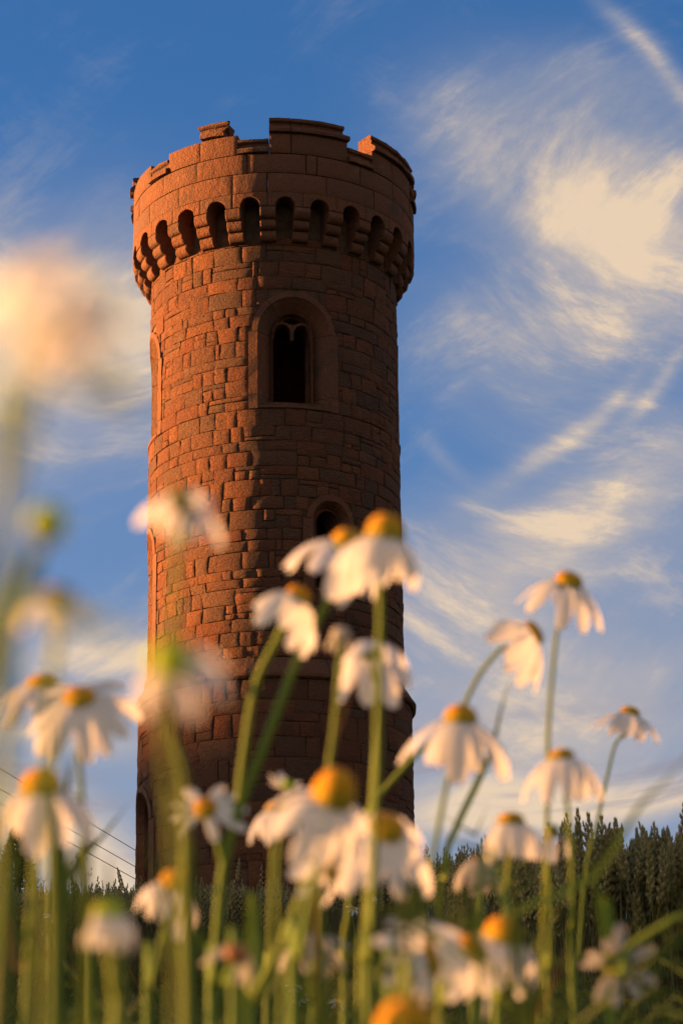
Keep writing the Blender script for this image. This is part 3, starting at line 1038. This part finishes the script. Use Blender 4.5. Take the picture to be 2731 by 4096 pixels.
# ------------------------------------------------------------------ mayweed in the foreground
Z_ = Vector((0, 0, 1))
FWH = Vector((0, 1, 0))
prnd = random.Random(77)
def frame_axes(tilt, lean):
    a = (rt * sin(R_(tilt)) + Z_ * cos(R_(tilt)) * cos(R_(lean)) - FWH * sin(R_(lean))).normalized()
    e1 = (rt - a * rt.dot(a)).normalized()
    e2 = a.cross(e1).normalized()          # points away from the camera for an upright head
    return a, e1, e2
def px(d): return 2731 / 1568 / FPX * d    # metres per view pixel at distance d

def head(plant, O, u, v, w, d, tilt=0, lean=10, dome=.85, L=1.55, n=12, droop=62, gaps=(), wid=.37, pm=None, dm=None, skip=.14, lj=.20):
    """flower head part: green cup with the yellow disc and each white petal as sub-parts"""
    C = at(u, v, d) - O
    r = w / 2 * px(d)
    if lean > -10: lean, dome = lean + 17, dome * 1.25
    a, e1, e2 = frame_axes(tilt, lean)
    C = C - a * (r * dome * .45)
    mb = MB()
    rows = []
    for rr, h in ((.16, -.75), (.5, -.62), (.85, -.3), (.95, -.02), (.6, .02)):
        rows.append([C + (e1 * cos(q * pi / 6) + e2 * sin(q * pi / 6)) * r * rr + a * r * h for q in range(12)])
    mb.grid(rows, closed=True)
    hd = mb.build('flower_head', M_CALYX, plant)
    mb = MB()
    rows = []
    for k in range(9):
        an = k / 8 * pi / 2
        rows.append([C + (e1 * cos(q * pi / 9) + e2 * sin(q * pi / 9)) * r * (cos(an) ** .8 + .0) + a * r * dome * 1.0 * sin(an) for q in range(18)])
    mb.grid(rows, closed=True)
    mb.build('disc', dm or M_DISC, hd)
    for k in range(n):
        ph = 360 * (k + prnd.uniform(-.22, .22)) / n
        if any(g0 <= ph % 360 <= g1 for g0, g1 in gaps) or prnd.random() < skip: continue
        rad = e1 * cos(R_(ph)) + e2 * sin(R_(ph))
        sd_ = a.cross(rad)
        Lp = 2 * r * L * (1 + prnd.uniform(-lj, lj))
        Wp = Lp * wid * prnd.uniform(.88, 1.12) * .5
        dr = R_(droop + prnd.uniform(-14, 14))
        tw = prnd.uniform(-.35, .35)
        mb = MB()
        p = C + rad * r * .88 - a * r * .05
        rows = []
        m_ = 8
        for q in range(m_ + 1):
            f = q / m_
            an = dr * (.25 + 1.05 * f ** .7)
            dirv = rad * cos(an) - a * sin(an)
            nrm = rad * sin(an) + a * cos(an)
            if q: p = p + dirv * (Lp / m_)
            ww = Wp * (max(0.0, sin(pi * (.10 + .80 * f))) ** .55) * (1 if f < .97 else .75)
            s2 = (sd_ * cos(tw * f) + nrm * sin(tw * f))
            rows.append([p - s2 * ww - nrm * ww * .18, p - s2 * ww * .45 + nrm * ww * .10, p + s2 * ww * .45 + nrm * ww * .10, p + s2 * ww - nrm * ww * .18])
        mb.grid(rows)
        mb.build('petal', pm or M_PETAL, hd)
    return C + O - a * r * .7, a

def stem_part(plant, O, pts, r0, r1, name='stem', mat=None):
    cp = catmull([p - O for p in pts], 5)
    n = len(cp)
    mb = MB()
    mb.tube(cp, [r0 + (r1 - r0) * k / (n - 1) for k in range(n)], 7)
    return mb.build(name, mat or M_STEM, plant)

def feather(plant, O, p, direction, L):
    """finely cut leaf"""
    mb = MB()
    d = direction.normalized()
    s_ = d.cross(Z_).normalized()
    n_ = s_.cross(d)
    mid = [p - O + d * L * f - Z_ * L * .25 * f * f for f in (0, .25, .5, .75, 1)]
    mb.tube(mid, [.0006, .0005, .0005, .0004, .0002], 4)
    for k in range(9):
        f = .15 + .8 * k / 9
        b0 = p - O + d * L * f - Z_ * L * .25 * f * f
        for sg in (-1, 1):
            t_ = b0 + (s_ * sg * .8 + d * .7 + n_ * prnd.uniform(-.3, .5)).normalized() * L * .28 * (1 - .5 * f)
            mb.tube([b0, t_], [.00045, .0002], 4, cap=False)
    mb.build('leaf', M_LEAF, plant)

def ground_under(p, dx=0.0):
    y = p.y + prnd.uniform(-.02, .03)
    return Vector((p.x + dx, y, gz(p.x, y) - .01))

FG = 'white mayweed flowers in the foreground'
def mayweed(label, d, heads, stem, r=.0011, leaves=2, name='mayweed', cat='flower', group=FG):
    """heads: list of dicts (first one sits on the stem); stem: view points below the first head down to the frame edge"""
    last = at(*stem[-1], d)
    base = ground_under(last, prnd.uniform(-.02, .02))
    O = base
    plant = empty(name, base, label, cat, group)
    bpy.context.view_layer.update()
    for k, h in enumerate(heads):
        h = dict(h)
        br = h.pop('branch', None)
        dd = h.pop('d', d)
        foot, a = head(plant, O, d=dd, **h)
        if k == 0:
            pts = [foot + a * .0004, foot - a * .006] + [at(*q, d) for q in stem]
            g = pts[-1]
            pts += [g * .45 + base * .55 + Vector((prnd.uniform(-.006, .006), 0, 0)), base]
            stem_part(plant, O, pts, r * .62, r * 1.0)
            for q in range(leaves):
                f = prnd.uniform(.1, .8)
                feather(plant, O, g * (1 - f) + base * f, Vector((prnd.uniform(-1, 1), prnd.uniform(-.6, .6), prnd.uniform(.1, .6))), prnd.uniform(.03, .06))
        elif br:
            pts = [foot + a * .0004, foot - a * .004] + [at(*q, d) for q in br]
            stem_part(plant, O, pts, r * .6, r * .7, 'branch')
    return plant

def H(u, v, w, **k): return dict(u=u, v=v, w=w, **k)

mayweed('forked mayweed whose three white heads branch off one thick yellow-green stem at the centre', .75,
        [H(805, 1236, 82, tilt=24, lean=4, droop=66, L=1.6, dome=.75), H(690, 1362, 62, tilt=34, lean=0, droop=56, L=1.75, dome=.7, gaps=((75, 120),), branch=[(640, 1460), (588, 1570), (562, 1720), (545, 1860)]),
         H(470, 1852, 56, tilt=-5, lean=52, droop=16, L=1.35, dome=.5, n=11, branch=[(492, 1905), (512, 1975), (512, 2010)])],
        [(782, 1310), (742, 1400), (690, 1500), (638, 1630), (592, 1750), (548, 1860), (514, 1990), (500, 2130), (492, 2260), (486, 2360)], r=.0016, leaves=1)
mayweed('white mayweed with the tallest orange dome, overlapping the right edge of the tower', .66,
        [H(886, 1210, 92, tilt=8, lean=-2, droop=66, L=1.2, dome=1.0)], [(874, 1390), (870, 1560), (866, 1760), (858, 2000), (850, 2200), (846, 2360)], r=.0012)
mayweed('white mayweed seen from below, disc hidden, hanging before the right side of the tower', .80,
        [H(848, 1488, 62, tilt=-4, lean=-26, droop=58, L=1.75, dome=.5, n=11)], [(868, 1600), (862, 1720), (850, 1900), (838, 2120), (832, 2360)], r=.0011)
mayweed('pale yellowish faded bud between white flowers before the dark side of the tower', .70,
        [H(782, 1452, 46, tilt=0, lean=10, droop=75, L=.7, n=7, pm=M_FADED, dm=M_FADED)], [(780, 1520), (770, 1650), (752, 1800), (742, 2000), (735, 2360)], r=.0009)
mayweed('large white mayweed with a big round orange ball of a disc, low in the middle', .59,
        [H(772, 1806, 104, tilt=20, lean=22, droop=58, L=1.35, dome=1.15, n=13)], [(745, 1930), (715, 2050), (690, 2200), (672, 2360)], r=.0014)
mayweed('large white mayweed with broad hanging petals, right of the one with the ball-shaped disc', .70,
        [H(890, 1895, 86, tilt=14, lean=40, droop=44, L=1.7, dome=.6, n=11, wid=.42)], [(868, 1985), (850, 2080), (838, 2200), (830, 2360)], r=.0013)
mayweed('small half hidden mayweed at the left of the one with the ball-shaped disc', .95,
        [H(632, 1850, 50, tilt=-8, lean=8, droop=58, L=1.5, dome=.6)], [(630, 1920), (622, 2050), (618, 2200), (612, 2360)])
mayweed('small white bud opening just above the half hidden orange flower at the centre', .85,
        [H(662, 1800, 34, tilt=10, lean=15, droop=-20, L=1.2, n=7, dm=M_BUD)], [(655, 1850), (640, 1980), (640, 2150), (640, 2360)], r=.0008)
mayweed('drooping mayweed seen side-on, its narrow upright orange disc above one long white petal', .68,
        [H(765, 1988, 74, tilt=74, lean=6, droop=60, L=1.3, dome=.6, n=8, gaps=((60, 200),))], [(712, 1975), (690, 2060), (640, 2180), (585, 2290), (548, 2370)], r=.0015)
mayweed('white mayweed with two petal clumps at the left foot of the tower', .72,
        [H(408, 2018, 84, tilt=14, lean=14, droop=64, L=1.15, dome=.7, n=11, gaps=((20, 110),))], [(392, 2090), (372, 2160), (350, 2260), (338, 2360)])
mayweed('blurred white mayweed with a dull yellow cap in the grass at lower left', .46,
        [H(250, 2085, 76, tilt=0, lean=-2, droop=76, L=1.15, dome=.7, n=12, dm=M_BUD)], [(256, 2180), (262, 2280), (266, 2370)])
mayweed('white mayweed with a flat orange disc, upper one of the pair at the left', .80,
        [H(97, 1560, 74, tilt=-4, lean=16, droop=50, L=1.5, dome=.4)], [(103, 1650), (112, 1760), (118, 1900), (120, 2100), (120, 2360)])
mayweed('white mayweed with widely spread petals, lower one of the pair at the left', .74,
        [H(182, 1596, 76, tilt=-3, lean=34, droop=38, L=1.65, dome=.4, n=13)], [(178, 1690), (186, 1800), (196, 1950), (205, 2150), (210, 2360)])
mayweed('white mayweed with a plump orange dome, below the pair at the left edge', .62,
        [H(94, 1792, 98, tilt=-3, lean=8, droop=70, L=1.35, dome=.85)], [(84, 1920), (74, 2050), (66, 2200), (60, 2360)], r=.0012)
mayweed('faint greyish mayweed with a thin yellow top before the sunlit side of the tower', .42,
        [H(428, 1142, 84, tilt=2, lean=-18, droop=58, L=1.1, dome=.32, n=10, gaps=((240, 280),))], [(408, 1240), (404, 1340), (392, 1500), (386, 1650), (420, 1790), (430, 2000), (430, 2360)], r=.0006)
mayweed('white mayweed on a long straight stem against the sky, topmost at the right', .95,
        [H(1308, 1327, 66, tilt=16, lean=16, droop=56, L=1.5, dome=.6)], [(1280, 1430), (1268, 1540), (1258, 1680), (1256, 1850), (1250, 2050), (1240, 2360)])
mayweed('white mayweed nodding to the right on a bent stem, disc seen from the side', .98,
        [H(1230, 1450, 64, tilt=58, lean=-4, droop=50, L=1.7, dome=.5)], [(1150, 1490), (1100, 1550), (1052, 1640), (990, 1700), (930, 1760), (870, 1830), (830, 1900), (800, 2100), (790, 2360)], r=.0013)
mayweed('white mayweed with long hanging petals just right of the moulding round the tower', .82,
        [H(1058, 1638, 80, tilt=6, lean=4, droop=58, L=1.7, dome=.75)], [(1034, 1760), (1010, 1880), (985, 2020), (960, 2180), (950, 2360)])
mayweed('small white mayweed with a little orange cap, farthest right against the grey cloud bars', 1.3,
        [H(1447, 1632, 48, tilt=14, lean=-6, droop=52, L=1.65, dome=.6)], [(1412, 1710), (1392, 1790), (1372, 1880), (1345, 2000), (1330, 2180), (1320, 2360)])
mayweed('pale white mayweed with an orange top, directly below the tallest one at the right', .88,
        [H(1288, 1730, 62, tilt=-4, lean=0, droop=62, L=1.7, dome=.55)], [(1300, 1840), (1310, 1940), (1315, 2100), (1318, 2360)])
mayweed('pale white mayweed with a low orange cap, left of the green bud', .86,
        [H(1172, 1878, 66, tilt=0, lean=-2, droop=76, L=1.4, dome=.6)], [(1168, 1980), (1160, 2080), (1150, 2220), (1146, 2360)])
mayweed('withered mayweed with a small brown disc and grey hanging petals, right of the tower foot', 1.0,
        [H(1100, 1968, 42, tilt=0, lean=-4, droop=76, L=2.1, dome=.3, n=10, pm=M_FADED, dm=M_WITHER)], [(1098, 2060), (1090, 2180), (1085, 2360)])
mayweed('green bud with a few white petals low on the right, just under the tallest flower', .90,
        [H(1266, 1905, 40, tilt=0, lean=10, droop=70, L=2.0, dome=.9, n=7, dm=M_CALYX, gaps=((120, 240),))], [(1258, 1990), (1262, 2090), (1262, 2220), (1262, 2360)])
mayweed('white mayweed with a broad orange cap, rightmost of the crowded bottom four', .65,
        [H(1160, 2132, 96, tilt=14, lean=10, droop=70, L=1.15, dome=.8)], [(1150, 2240), (1146, 2300), (1140, 2370)], r=.0012)
mayweed('white mayweed with its disc turned right, second from right of the crowded bottom four', .63,
        [H(1092, 2172, 84, tilt=46, lean=16, droop=52, L=1.4, dome=.5, n=12)], [(1042, 2240), (1020, 2310), (1012, 2370)], r=.0012)
mayweed('white mayweed seen edge-on with a thin upright yellow disc among the crowded bottom four', .60,
        [H(995, 2200, 100, tilt=80, lean=0, droop=52, L=1.05, dome=.28, n=12, gaps=((320, 360), (0, 50)))], [(925, 2215), (900, 2290), (892, 2370)], r=.0012)
mayweed('very near mayweed cut off by the bottom edge, showing a wide orange dome', .42,
        [H(932, 2338, 146, tilt=0, lean=12, droop=60, L=1.3, dome=.85)], [(930, 2440), (930, 2520)], r=.0013)
mayweed('tiny half open mayweed with a dull yellow middle beside the edge-on flower at the bottom', .70,
        [H(902, 2226, 42, tilt=-40, lean=20, droop=30, L=1.3, dome=.5, n=9, pm=M_FADED)], [(880, 2290), (872, 2370)], r=.0008)
mayweed('grey-white mayweed seen from behind with a green middle, at the lower right', .72,
        [H(1414, 2210, 70, tilt=-4, lean=-58, droop=22, L=.95, dome=.4, n=12, pm=M_FADED)], [(1440, 2180), (1500, 2140), (1566, 2105), (1640, 2110), (1660, 2360)], r=.0013)
mayweed('grey drooping mayweed with a brown top seen from behind, low in the middle', .80,
        [H(712, 2152, 66, tilt=-8, lean=-16, droop=58, L=1.3, dome=.4, n=11, pm=M_FADED, dm=M_WITHER)], [(716, 2240), (718, 2300), (720, 2370)], r=.0014)
mayweed('withered brown and white mayweed head low on the left of the middle', .60,
        [H(545, 2185, 60, tilt=20, lean=30, droop=50, L=1.0, dome=.6, n=9, pm=M_FADED, dm=M_WITHER)], [(540, 2260), (536, 2370)])
# very near, strongly blurred ones at the left
mayweed('strongly blurred yellow-green bud on a curved stem near the left edge', .25,
        [H(112, 1188, 96, tilt=16, lean=4, droop=70, L=.3, n=0, dome=1.0, dm=M_BUD)], [(70, 1270), (44, 1350), (30, 1430), (14, 1560), (0, 1800), (-20, 2360)], r=.0007, leaves=0)
mayweed('strongly blurred mayweed with a dull orange top, below the yellow-green bud at the left', .30,
        [H(132, 1358, 80, tilt=0, lean=-6, droop=60, L=1.15, dome=.5, n=9)], [(126, 1460), (122, 1560), (118, 1760), (110, 2360)], r=.0006, leaves=1)
mayweed('strongly blurred bright yellow mayweed before the lower left edge of the tower', .27,
        [H(388, 1505, 104, tilt=-10, lean=42, droop=50, L=.9, dome=.8, n=11, dm=M_BUD, gaps=((70, 190),))], [(380, 1640), (385, 1760), (400, 1900), (410, 2100), (410, 2360)], r=.0004, leaves=1)
mayweed('two out of focus white heads nearest the lens, very bright, high at the left edge', .16,
        [H(140, 742, 104, tilt=-35, lean=40, droop=10, L=1.1, dome=.5, n=12, dm=M_PETAL, wid=.55, skip=0), H(40, 640, 96, tilt=-35, lean=40, droop=10, L=1.1, dome=.5, n=12, wid=.55, skip=0, dm=M_PETAL, branch=[(60, 760), (40, 900), (20, 1000)])],
        [(120, 860), (60, 980), (10, 1180), (-60, 1500), (-120, 1900), (-160, 2360)], r=.0005, leaves=0)
mayweed('out of focus yellow-green upright bud along the left edge', .19,
        [H(14, 925, 44, tilt=2, lean=6, droop=80, L=.3, n=0, dome=1.6, dm=M_BUD)], [(12, 1000), (8, 1120), (0, 1300), (-16, 1600), (-30, 2360)], r=.0008, leaves=0)

# small sharp ones deep in the grass
for k, (u, v, d, lb) in enumerate([(857, 2056, 6.4, 'tiny distant daisy-like flower in the grass right of the big hanging petals'),
                                   (812, 2085, 6.0, 'tiny distant white flower leaning in the grass below the big hanging petals'),
                                   (672, 2264, 4.4, 'tiny distant white flower deep in the dark grass, lower left of a pair'),
                                   (684, 2292, 4.4, 'tiny distant flower with a yellow middle deep in the dark grass, right of a pair'),
                                   (776, 2300, 4.2, 'tiny distant white flower turned aside in dark grass near the bottom middle'),
                                   (120, 2105, 5.0, 'tiny distant white flower in the dark grass at lower left'),
                                   (1004, 2240, 5.2, 'tiny distant white flower half hidden behind the crowded four')]):
    mayweed(lb, d, [H(u, v, 12 * 5.5 / d, tilt=prnd.uniform(-40, 40), lean=30, droop=25, L=1.2, n=9, dome=.5)], [(u + 2, v + 60), (u, v + 160)], r=.0012, leaves=0, group='small mayweed flowers deep in the grass')

# single grass blades and leaves that stand out
def blade(label, pts, d, w, mat, group='single blades of grass in the foreground', name='wild_grass'):
    P = [at(*q, d) for q in pts]
    base = ground_under(P[-1])
    root = tag(empty(name, base, label, 'grass', group), kind='thing')
    path = catmull([p - base for p in P] + [Vector((0, 0, 0))], 6)
    mb = MB()
    rows = []
    n = len(path) - 1
    for k, p in enumerate(path):
        t_ = (path[min(k + 1, n)] - path[max(k - 1, 0)]).normalized()
        s_ = t_.cross(FWH).normalized()
        ww = w * px(d) * .36 * min(1, .05 + 2.4 * k / n) * (1 if k < n * .8 else .8)
        rows.append([p - s_ * ww, p + FWH * ww * .5, p + s_ * ww])
    mb.grid(rows)
    mb.build('leaf', mat, root)
blade('dark pointed grass blade rising beside the plump orange flower at the left', [(168, 1722), (156, 1800), (146, 1900), (136, 2050), (126, 2360)], .75, 34, M_LEAF)
blade('long dark grass blade slanting up to the right toward the foot of the tower', [(292, 1850), (240, 1916), (192, 1970), (140, 2036), (80, 2110), (10, 2200), (-60, 2360)], .9, 28, M_LEAF)
blade('bright green broad blade at the lower left edge', [(62, 1900), (40, 1990), (18, 2110), (-8, 2240), (-40, 2370)], .55, 34, M_GRASS)
blade('green blade leaning right under the left pair of flowers', [(118, 1660), (116, 1760), (124, 1900), (132, 2100), (140, 2370)], .6, 26, M_GRASS)
blade('orange dry blade lying in the grass at lower left', [(172, 2172), (140, 2186), (100, 2200), (40, 2230), (0, 2370)], .8, 22, M_DRY)
blade('yellow-green stem slanting right behind the lower flowers in the middle', [(668, 2120), (640, 2190), (600, 2290), (572, 2370)], .7, 30, M_STEM)
blade('brownish stalk in front of the dark tower foot', [(806, 1590), (786, 1650), (758, 1740), (740, 1900), (730, 2200), (728, 2370)], .72, 22, M_DRY)
blade('pale green stalk slanting in from the right edge below the farthest flower', [(1590, 1720), (1530, 1790), (1470, 1850), (1420, 1930), (1360, 2010), (1270, 2060), (1180, 2110), (1100, 2370)], .62, 22, M_STEM)
blade('thin grey-green stalk behind the nodding flower at the right', [(1170, 1560), (1150, 1630), (1128, 1720), (1090, 1810), (1048, 1900), (1020, 2000), (1010, 2370)], 1.0, 22, M_STEM)
blade('upright green stalk under the grey flower seen from behind at the lower right', [(1362, 1985), (1376, 2080), (1396, 2180), (1402, 2260), (1404, 2370)], .75, 34, M_STEM)
blade('yellow-green strip of leaf across the left side, close to the lens', [(340, 1490), (270, 1455), (190, 1425), (110, 1400), (40, 1390), (-40, 1420), (-140, 1700), (-200, 2370)], .17, 50, M_BUD)
BL = ['bright upright blade at the lower left corner', 'dark blade at the left of the two-clump flower', 'green blade just under the two-clump flower', 'dark blade left of the thick forked stem', 'green blade right of the thick forked stem', 'dark blade below the broad petals left of the tower edge', 'green blade rising below the right edge of the tower', 'dark blade under the withered brown flower', 'green blade left of the dull yellow cap', 'dark blade right of the dull yellow cap', 'green blade under the side-on drooping flower', 'dark blade under the ball-shaped flower', 'green blade right of the crowded bottom four', 'dark blade under the grey flower seen from behind', 'green blade left of the grey flower seen from behind', 'very blurred dark blade in the lower left', 'green blade left of the withered head at the bottom']
for k, (u, v, d) in enumerate([(30, 2060, .5), (330, 1900, .55), (345, 2000, .7), (470, 2120, .9), (580, 2080, .8), (830, 2090, .6), (960, 2060, .75), (1030, 2120, .9), (200, 2150, .45), (300, 2180, .5), (690, 2210, .55), (800, 2250, .5), (1250, 2200, .8), (1500, 2230, .7), (1330, 2270, .6), (100, 2180, .4), (420, 2200, .5)]):
    dx_ = prnd.uniform(-190, 190)
    blade('blurred grass, ' + BL[k], [(u, v), (u - dx_ * .2, v + 90), (u - dx_ * .6, v + 220), (u - dx_, 2400 + k)], d, prnd.uniform(12, 26), (M_GRASS, M_LEAF)[k % 2], 'blurred blades along the bottom of the picture')
# fine seed heads of wild grass on the skyline at the left
for k, (u, v, lb) in enumerate([(186, 1960 + 0, 'fine branching grass panicle on the skyline at the left'), (100, 2020, 'short dark grass panicle beside the conifer at the left')]):
    d = 9.0
    top = at(u, v, d)
    base = Vector((top.x, top.y, gz(top.x, top.y)))
    root = empty('grass_panicle', base, lb, 'grass', 'fine grasses on the skyline')
    root['kind'] = 'thing'
    mb = MB()
    hgt = top.z - base.z
    mb.tube([Vector((0, 0, 0)), Vector((.01, 0, hgt * .6)), Vector((0, 0, hgt))], [.0016, .0013, .0006], 5)
    mb.build('stem', M_WSTEM, root)
    mb = MB()
    for q in range(26):
        f = q / 26
        z = hgt * 1 - .17 * (1 - f)
        an = prnd.uniform(0, 6.28)
        l_ = .055 * (1 - f) + .008
        e_ = Vector((cos(an) * l_, sin(an) * l_, z + l_ * 1.2))
        mb.tube([Vector((0, 0, z)), e_], [.0006, .0004], 4, cap=False)
        mb.tube([e_ - Vector((0, 0, .004)), e_, e_ + Vector((0, 0, .007))], [.0003, .0016, .0003], 5)
    mb.build('panicle', M_WSTEM, root)

sc.render.engine = 'CYCLES'
sc.cycles.use_denoising = True
sc.cycles.max_bounces = 6
sc.cycles.sample_clamp_indirect = 4
